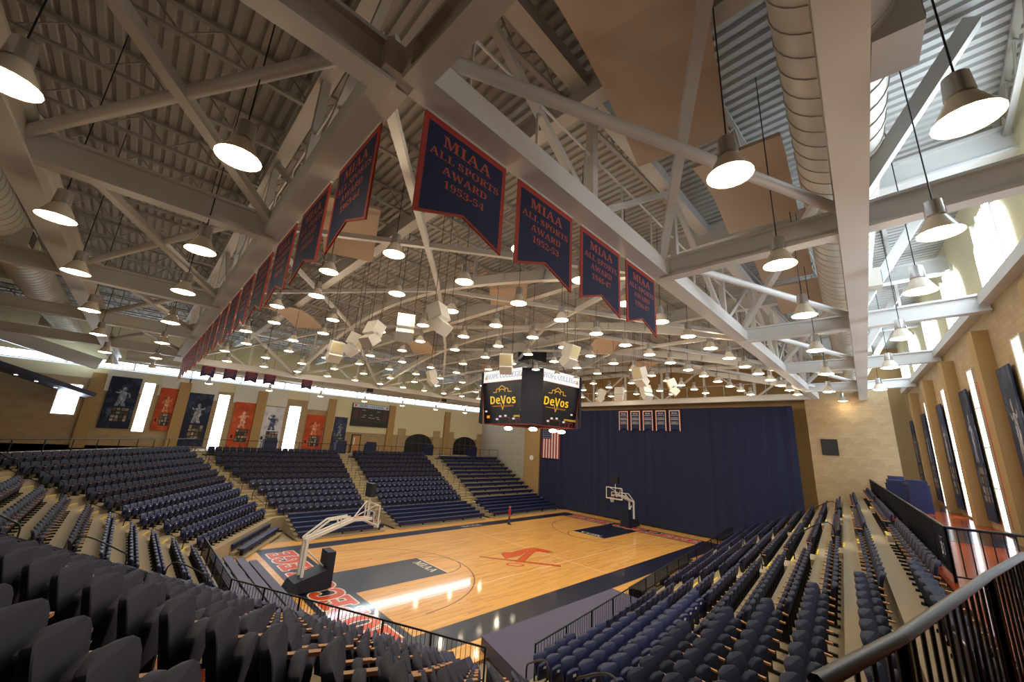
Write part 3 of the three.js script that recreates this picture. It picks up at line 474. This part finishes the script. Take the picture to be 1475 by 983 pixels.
// catwalk rails on the ring
railing('grey catwalk railing on the ring truss above the banners', [up(lerp(RC, RF, 0.03), 0.4), up(lerp(RC, RF, 0.95), 0.4)], 1.2, 0, null, 'railing').traverse((o) => { if (o.isMesh) o.material = M.steel; });
railing('grey catwalk railing on the ring truss over the end stand', [up(lerp(RC, NE, 0.03), 0.4), up(lerp(RC, NE, 0.97), 0.4)], 1.2, 0, null, 'railing').traverse((o) => { if (o.isMesh) o.material = M.steel; });
railing('pale catwalk railing above the curtain', [up(lerp(FE, RF, 0.05), 0.2), up(lerp(FE, RF, 0.95), 0.2)], 1.2, 0, null, 'railing').traverse((o) => { if (o.isMesh) o.material = M.steel; });

// ---------- banners ----------
function pennant(w, h, notch) { return [[-w / 2, h / 2], [w / 2, h / 2], [w / 2, -h / 2], [0, -h / 2 + notch], [-w / 2, -h / 2]]; }
function bannerGeo(w, h, notch) { const g = face(pennant(w, h, notch), -0.015, 0.015), p = g.attributes.position, uv = new Float32Array(p.count * 2); for (let i = 0; i < p.count; i++) { uv[2 * i] = p.getX(i) / w + 0.5; uv[2 * i + 1] = p.getY(i) / h + 0.5; } g.setAttribute('uv', new THREE.BufferAttribute(uv, 2)); return g; }
const bannerTex = (lines, border, size) => canvas(300, 380, (x, w, h) => { x.fillStyle = border; x.fillRect(0, 0, w, h); x.fillStyle = '#141c44'; x.beginPath(); x.moveTo(14, 26); x.lineTo(w - 14, 26); x.lineTo(w - 14, h - 16); x.lineTo(w / 2, h - 76); x.lineTo(14, h - 16); x.fill(); x.textAlign = 'center'; x.fillStyle = '#b4502f'; lines.forEach(([t, y, s]) => { x.font = `bold ${s}px serif`; x.fillStyle = size || '#b4502f'; x.fillText(t, w / 2, y); }); });
const award = (year) => std(0xffffff, 0.75, { map: bannerTex([['MIAA', 92, 62], ['ALL SPORTS', 144, 40], ['AWARD', 194, 40], [year, 244, 40]], '#a63a2a'), side: THREE.DoubleSide });
const AW = Object.fromEntries(['1953-54', '1952-53', '1946-47', '1936-37', '1963-64'].map((y) => [y, award(y)])), bg = bannerGeo(1.8, 1.8, 0.32);
function banner(x, y, z, ry, year, label, group) { const o = thing('award_banner', label, 'banner', group, x, y, z, ry); mesh('cloth', bg, AW[year], o); mesh('hanging_bar', rod(V(-0.9, 0.92, 0), V(0.9, 0.92, 0), 0.03), M.steel, o); return o; }
['1953-54', '1952-53', '1946-47', '1936-37'].forEach((y, i) => { const p = pick(RC, RF, -21.35 + i * 2.15); banner(p.x, RY - 1.2, p.z - 0.2, Math.PI + Math.atan2(RF.z - RC.z, RF.x - RC.x) * -1 + Math.PI, y, `navy MIAA all sports award banner reading ${y}`); });
for (let i = 0; i < 15; i++) { const p = pickz(RC, NE, 17.0 - i * 2.3); banner(p.x + 0.2, RY - 1.2, p.z, -Math.PI / 2, '1963-64', i ? 'navy MIAA award banner in the receding row over the end stand' : 'navy MIAA award banner at the ring corner reading 1963-64', i ? 'award banners over the end stand' : undefined); }
for (let i = 0; i < 5; i++) { const x = [-20.6, -19.0, -17.4, -15.9, -12.6][i]; const o = banner(x, 12.42, -19.0, 0, '1963-64', 'small navy MIAA banner below the opposite ring truss', 'small banners at the opposite truss'); o.scale.setScalar(0.55); }
const champ = std(0xffffff, 0.75, { map: canvas(200, 340, (x, w, h) => { x.fillStyle = '#c9603a'; x.fillRect(0, 0, w, h); x.fillStyle = '#e9dccd'; x.fillRect(8, 8, w - 16, h); x.fillStyle = '#16214e'; x.fillRect(20, 20, w - 40, h); x.fillStyle = '#e9e2da'; x.textAlign = 'center'; [['NCAA', 64, 34], ['DIVISION III', 92, 20], ['NATIONAL', 136, 24], ['CHAMPIONS', 160, 22], ["WOMEN'S", 204, 24], ['BASKETBALL', 228, 20]].forEach(([t, y, s]) => { x.font = `bold ${s}px serif`; x.fillText(t, w / 2, y); }); }), side: THREE.DoubleSide }), cg = bannerGeo(1.25, 2.3, 0.3);
for (let i = 0; i < 5; i++) { const o = tag(mesh('championship_banner', cg, champ), 'small navy championship banner with orange border on the curtain', 'banner', 'five championship banners on the curtain'); o.position.set(EX - 0.3, 11.2, -1.6 + i * 1.55); o.rotation.y = -Math.PI / 2; }

// ---------- scoreboard ----------
const faceTex = canvas(512, 400, (x, w, h) => {
  x.fillStyle = '#0b0a0c'; x.fillRect(0, 0, w, h); x.strokeStyle = '#3c3a3a'; x.lineWidth = 2; for (let i = 0; i < 6; i++) for (const c of [14, 44, 408, 438, 468]) x.strokeRect(c, 40 + i * 36, 24, 26);
  x.fillStyle = '#e7b71c'; x.textAlign = 'center'; x.font = 'bold 104px sans-serif'; x.fillText('DeVos', 236, 210); x.strokeStyle = '#d99a1a'; x.lineWidth = 7; x.beginPath(); x.moveTo(130, 100); x.lineTo(170, 100); x.lineTo(170, 74); x.quadraticCurveTo(190, 58, 205, 78); x.lineTo(205, 60); x.lineTo(236, 40); x.lineTo(270, 60); x.lineTo(270, 78); x.quadraticCurveTo(290, 58, 306, 76); x.lineTo(306, 100); x.lineTo(345, 100); x.stroke(); x.beginPath(); x.ellipse(236, 100, 34, 26, 0, Math.PI, 0); x.stroke(); x.beginPath(); x.moveTo(212, 200); x.lineTo(236, 262); x.lineTo(258, 200); x.stroke();
  x.fillStyle = '#c46a18'; x.font = 'bold 20px sans-serif'; x.fillText('FIELDHOUSE', 300, 240); x.fillRect(116, 228, 100, 6);
  x.fillStyle = '#c9c4c0'; for (const [a, b] of [[20, 270], [430, 262], [190, 318], [250, 314], [150, 345], [340, 340]]) x.fillRect(a, b, 28, 16); x.fillStyle = '#e58a1c'; x.fillRect(40, 318, 36, 26); x.fillStyle = '#e3b42a'; x.font = 'bold 26px sans-serif'; x.fillText('OPPONENTS', 430, 336); x.strokeStyle = '#8a2a20'; x.lineWidth = 4; x.strokeRect(180, 336, 130, 60); x.strokeRect(2, 2, w - 4, h - 4); for (const c of [380, 430]) x.strokeRect(c, 350, 40, 46);
});
const headTex = canvas(512, 100, (x, w, h) => { x.fillStyle = '#f1efea'; x.fillRect(0, 0, w, h); x.fillStyle = '#6d7fae'; x.textAlign = 'center'; x.font = '56px serif'; x.fillText('HOPE COLLEGE', w / 2, 70); x.fillStyle = '#d28a2a'; for (const a of [36, w - 36]) { x.beginPath(); x.moveTo(a - 14, 74); x.lineTo(a + 4, 24); x.lineTo(a + 16, 74); x.fill(); } });
{
  const o = thing('hanging_scoreboard', 'four-sided hanging video scoreboard showing a yellow DeVos logo', 'scoreboard', null, 2.3, 9.45, -2.2, 0); o.scale.set(1.22, 1.08, 1.22);
  const em = (t, k) => std(0x202020, 0.5, { map: t, emissive: 0xffffff, emissiveMap: t, emissiveIntensity: k });
  const fm = em(faceTex, 1.0), hm = em(headTex, 0.9);
  const R0 = 3.0; mesh('core', box(4.6, 4.2, 4.6, 0, 2.2, 0, 0), M.navy, o);
  for (let k = 0; k < 4; k++) {
    const a = k * Math.PI / 2, g = clean(new THREE.BoxGeometry(4.7, 3.5, 0.2)); g.rotateX(0.12); g.translate(0, 1.75, R0 - 0.35); g.rotateY(a); const f = mesh('screen', g, fm, o);
    const hd = clean(new THREE.BoxGeometry(4.5, 0.95, 0.2)); hd.translate(0, 3.95, R0 - 0.1); hd.rotateY(a); mesh('header_panel', hd, hm, o);
    const c = box(1.5, 4.3, 0.15); c.translate(0, 2.2, 3.75); c.rotateY(a + Math.PI / 4); mesh('corner_panel', c, M.navy, o);
  }
  for (const [x, z] of [[-1.6, 1.9], [0.2, 2.2], [-2.2, 0], [1.9, 1.6]]) { const g = new THREE.SphereGeometry(0.3, 12, 8); g.scale(1, 0.5, 1); g.translate(x, -0.3, z); mesh('lamp_globe', clean(g), lampGlow, o); }
  for (const [x, z] of [[-2, -2], [2, -2], [2, 2], [-2, 2]]) mesh('hanger_cable', rod(V(x, 4.3, z), V(x * 0.6, 7.6, z * 0.6), 0.03), M.black, o);
  const h = box(1.6, 1.0, 1.6, 0, 6.2, 0); mesh('hoist', h, M.black, o);
}
// ---------- baskets ----------
function basket(label, x, s) {
  const o = thing('basketball_hoop', label, 'basketball hoop', null, x, 0, 0, s > 0 ? 0 : Math.PI);   // local +x points to the court
  mesh('base', face([[-2.9, 0.05], [-0.9, 0.05], [-0.9, 1.0], [-2.6, 0.55]], -0.6, 0.6), M.navy, o); mesh('base_weight', box(0.4, 1.7, 1.0, -0.9, 0.9, 0), M.navy, o);
  const A = V(-1.4, 1.0, 0), B = V(-1.6, 2.5, 0), Cc = V(0.2, 3.3, 0), D = V(1.15, 3.35, 0);
  mesh('mast', join([beam(V(-2.2, 0.7, -0.25), V(-2.2, 2.5, -0.25), 0.14, 0.14), beam(V(-2.2, 0.7, 0.25), V(-2.2, 2.5, 0.25), 0.14, 0.14), rod(V(-2.2, 2.0, 0), V(-1.0, 0.9, 0), 0.05)]), M.white, o);
  mesh('boom', join([-0.22, 0.22].flatMap((z) => [beam(V(-2.3, 2.4, z), V(0.1, 3.2, z), 0.14, 0.16), beam(V(0.1, 3.2, z), V(1.2, 3.2, z), 0.12, 0.14), beam(V(-2.3, 2.5, z), V(-1.2, 3.3, z), 0.08, 0.08), beam(V(-1.2, 3.3, z), V(-0.1, 3.4, z), 0.08, 0.08), beam(V(-0.6, 3.0, z), V(-0.6, 3.36, z), 0.06, 0.06)])), M.white, o);
  mesh('stay', join([rod(V(0.2, 3.3, 0), V(1.15, 4.0, -0.7), 0.035), rod(V(0.2, 3.3, 0), V(1.15, 4.0, 0.7), 0.035), rod(V(1.0, 3.3, 0), V(1.0, 4.6, 0), 0.04)]), M.white, o);
  mesh('backboard', box(0.03, 1.07, 1.83, 1.25, 3.43, 0), M.glass, o); mesh('backboard_frame', join([box(0.05, 0.07, 1.87, 1.25, 3.97, 0), box(0.07, 0.1, 1.87, 1.25, 2.9, 0), box(0.05, 1.1, 0.07, 1.25, 3.43, -0.92), box(0.05, 1.1, 0.07, 1.25, 3.43, 0.92), box(0.035, 0.05, 0.6, 1.255, 3.55, 0), box(0.035, 0.45, 0.05, 1.255, 3.33, 0.3), box(0.035, 0.45, 0.05, 1.255, 3.33, -0.3)]), M.white, o);
  mesh('lettering_pad', box(0.5, 0.14, 0.3, 0.6, 3.18, 0), M.orange, o);
  const rim = new THREE.TorusGeometry(0.23, 0.012, 8, 24); rim.rotateX(Math.PI / 2); rim.translate(1.64, 3.05, 0); mesh('rim', clean(rim), M.orange, o);
  const net = []; for (let k = 0; k < 12; k++) { const a = k * Math.PI / 6, b = a + 0.5; net.push(rod(V(1.64 + 0.22 * Math.cos(a), 3.05, 0.22 * Math.sin(a)), V(1.64 + 0.13 * Math.cos(b), 2.62, 0.13 * Math.sin(b)), 0.008, 4), rod(V(1.64 + 0.22 * Math.cos(a), 3.05, 0.22 * Math.sin(a)), V(1.64 + 0.13 * Math.cos(a - 0.5), 2.62, 0.13 * Math.sin(a - 0.5)), 0.008, 4)); } mesh('net', join(net), M.white, o);
  mesh('shot_clock', box(0.3, 0.75, 0.75, 1.0, 4.75, 0), M.black, o);
}
basket('white portable basketball hoop before the grey-purple bleachers', -L - 0.05, 1); basket('white portable basketball hoop before the navy curtain', L + 0.05, -1);
// ---------- pendant lamps ----------
const lampParts = (() => { const pr = [[0.05, 0.62], [0.16, 0.6], [0.17, 0.42], [0.1, 0.36], [0.16, 0.3], [0.3, 0.02], [0.32, 0]].map(([r, y]) => new THREE.Vector2(r, y)); return { housing: clean(new THREE.CylinderGeometry(0.13, 0.15, 0.3, 14).translate(0, 0.5, 0)), reflector: clean(new THREE.LatheGeometry(pr.slice(3).map((p) => p), 18)), lens: clean(new THREE.ConeGeometry(0.29, 0.07, 14, 1, true).rotateX(Math.PI).translate(0, -0.03, 0)) }; })();
const reflMat = std(0xe0d8c8, 0.25, { side: THREE.DoubleSide });
function lamp(x, y, z, label, group, day = 0, k = 1) {
  const o = thing('pendant_lamp', label, 'lamp', group, x, y, z); o.scale.setScalar(k);
  mesh('housing', lampParts.housing, M.chrome, o); mesh('reflector', lampParts.reflector, reflMat, o); mesh('lens', lampParts.lens, lampGlow, o); mesh('cable', rod(V(0, 0.6, 0), V(0, (TOP + 0.04 - y) / k, 0), 0.012, 4), M.black, o);
  const l = day ? new THREE.PointLight(LAMP_COLOR, LAMP_CD * day, 0, 2) : new THREE.SpotLight(LAMP_COLOR, LAMP_CD * 3.4, 0, 1.15, 0.8, 2);
  l.position.set(x, y - 0.16 * k - 0.1, z); if (!day) { l.target.position.set(x, 0, z); scene.add(l.target); } l.castShadow = true; l.shadow.radius = 8; scene.add(l);
}
const SPEAKERS = [[-17.2, 1.4], [-17.2, 4.0], [-17.5, 6.8], [-17.1, 8.9], [-17.0, 11.2], [-9.1, -1.6], [-9.9, 7.4], [-9.5, 11.7], [4.5, 4.2], [4.3, 6.1], [4.0, 8.6], [2.2, 11.5], [-2.7, 11.7]];
for (let r = 0; r < 10; r++) for (let c = 0; c < 14; c++) {
  const z = 16.6 - r * 3.55, x = -20.6 + c * 2.65 + (r % 2) * 0.7; if (x > 16.5 || (Math.abs(x - 2.3) < 4.4 && Math.abs(z + 2.2) < 4.4) || SPEAKERS.some(([a, b]) => Math.hypot(a - x, b - z) < 1.0)) continue;
  lamp(x, 12.8 + 0.9 * Math.sin(Math.PI * (z + 19) / 37.4), z, 'glowing pendant lamp in the grid above the court', 'pendant lamps above the court', (r + c) % 3 === 0 ? 2.0 : 0);
}
for (const [x, z] of [[-18.8, 21.9], [-15, 21.7], [-10.9, 21.4], [-6, 20.9], [-0.5, 20.4], [6, 19.6]]) lamp(x, 12.0, z, 'glowing pendant lamp over the near long stand', 'pendant lamps over the near long stand', 0.8);
for (const [x, z] of [[-18, 24.3], [-14.7, 24.1], [-11.4, 23.8], [-6.5, 23.3], [-1, 22.7], [6, 21.9]]) lamp(x, 12.0, z, 'glowing pendant lamp over the window-side concourse', 'pendant lamps over the concourse', 0.6);
for (const z of [16.5, 11.8, 7.5, 2, -4, -11, -18]) { lamp(-24.2, 12, z, 'glowing pendant lamp inside the end-side roof bay', 'inner pendant lamps over the end stand', 0.6); lamp(-26.6, 12, z - 0.6, 'glowing pendant lamp on the outer line over the end stand', 'outer pendant lamps over the end stand', 0.5); }
for (let x = -20; x < 17; x += 5) lamp(x, 11.7, -22.5, 'glowing pendant lamp over the opposite stand', 'pendant lamps over the opposite stand', 0.8);
lamp(17.2, 12.7, 19, 'glowing lamp washing the tan block end wall', undefined, 0.7);
// ---------- loudspeakers ----------
SPEAKERS.forEach(([x, z], i) => {
  const o = thing('hanging_loudspeaker', 'white angled loudspeaker pair hung below the roof ribs', 'loudspeaker', 'white hanging loudspeakers', x, 12.5, z, i * 0.9); o.scale.setScalar(0.78);
  mesh('cabinet', (() => { const g = box(0.9, 0.8, 0.7); g.rotateX(0.35); return g; })(), M.white, o); mesh('lower_cabinet', (() => { const g = box(0.9, 0.7, 0.6); g.rotateX(0.85); g.translate(0, -0.65, -0.2); return g; })(), M.white, o); mesh('grille', (() => { const g = box(0.8, 0.7, 0.02); g.translate(0, 0, 0.36); g.rotateX(0.35); return g; })(), M.plaster, o);
  mesh('hanger', join([rod(V(-0.4, 0.3, 0), V(-0.4, 6.2, 0), 0.015, 4), rod(V(0.4, 0.3, 0), V(0.4, 6.2, 0), 0.015, 4)]), M.black, o);
});
// ---------- people and loose things ----------
{
  const o = thing('person', 'person in a red top and grey trousers walking on the sideline', 'person', null, 4.9, 0, -6.9, 0.6);
  const body = [rod(V(-0.1, 0.05, 0.06), V(-0.09, 0.85, 0), 0.075, 10), rod(V(0.1, 0.05, -0.1), V(0.09, 0.85, 0), 0.075, 10), box(0.1, 0.08, 0.26, -0.1, 0.04, 0.1), box(0.1, 0.08, 0.26, 0.1, 0.04, -0.05)];
  mesh('trousers', join(body), M.jeans, o); const t = new THREE.CapsuleGeometry(0.17, 0.42, 6, 14); t.scale(1.15, 1, 0.75); t.translate(0, 1.16, 0); mesh('shirt', join([clean(t), rod(V(-0.23, 1.4, 0), V(-0.29, 0.98, 0.08), 0.055, 8), rod(V(0.23, 1.4, 0), V(0.29, 0.98, -0.05), 0.055, 8)]), M.red, o);
  const h = new THREE.SphereGeometry(0.11, 16, 12); h.scale(0.9, 1.15, 1); h.translate(0, 1.66, 0.01); mesh('head', join([clean(h), rod(V(0, 1.45, 0), V(0, 1.58, 0), 0.05, 8), box(0.03, 0.04, 0.04, 0, 1.65, 0.12)]), M.skin, o); const hr = new THREE.SphereGeometry(0.118, 14, 8, 0, 7, 0, 1.5); hr.translate(0, 1.69, -0.01); mesh('hair', clean(hr), M.hair, o);
  mesh('hands', join([box(0.06, 0.14, 0.06, -0.3, 0.9, 0.09), box(0.06, 0.14, 0.06, 0.3, 0.9, -0.06)]), M.skin, o);
}
function cart(x, y, z, ry, label, h = 1.3) { const o = thing('covered_cart', label, 'cart', null, x, y, z, ry); mesh('body', box(1.2, h, 0.8, 0, h / 2, 0), M.navySeat, o); mesh('hood', box(1.0, 0.25, 0.7, 0.05, h + 0.12, 0), M.navySeat, o); mesh('lid', box(1.25, 0.05, 0.85, 0, h, 0), M.navy, o); }
{ const c = (s, d, l, h) => { const p = at(4, s, d); cart(p[0], YC, p[1], turn(4), l, h); }; c(26, DC + 1.2, 'tall navy cart at the far end of the orange concourse'); c(24.3, DC + 1.0, 'second navy cart beside the far concourse railing', 1.1); c(19.5, DC + 1.5, 'navy cart behind the cross railing on the concourse'); c(6.2, DC + 2.9, 'large dark navy stand against the concourse wall', 1.9);
  for (const [s, l] of [[31.5, 'dark navy stand beside the first slit window'], [24.2, 'dark navy stand at the head of an aisle'], [20.5, 'navy stand below the dark blue poster'], [12.2, 'navy stand before the arched opening'], [4.5, 'navy stand near the grey end wall']]) { const p = at(0, s, DC + 0.9); cart(p[0], YC, p[1], 0, l, 1.2); } 
  const t = thing('scorers_table', 'long black press table beyond the front platform', 'table', null, 1, 0, 11.0, 0.12); mesh('top', box(9, 0.08, 0.8, 0, 0.75, 0), M.black, t); mesh('front', box(9, 0.6, 0.05, 0, 0.42, -0.36), M.black, t); for (const x of [-4, 0, 4]) mesh('leg', box(0.08, 0.74, 0.6, x, 0.37, 0), M.black, t); }
renderer.render(scene, camera);
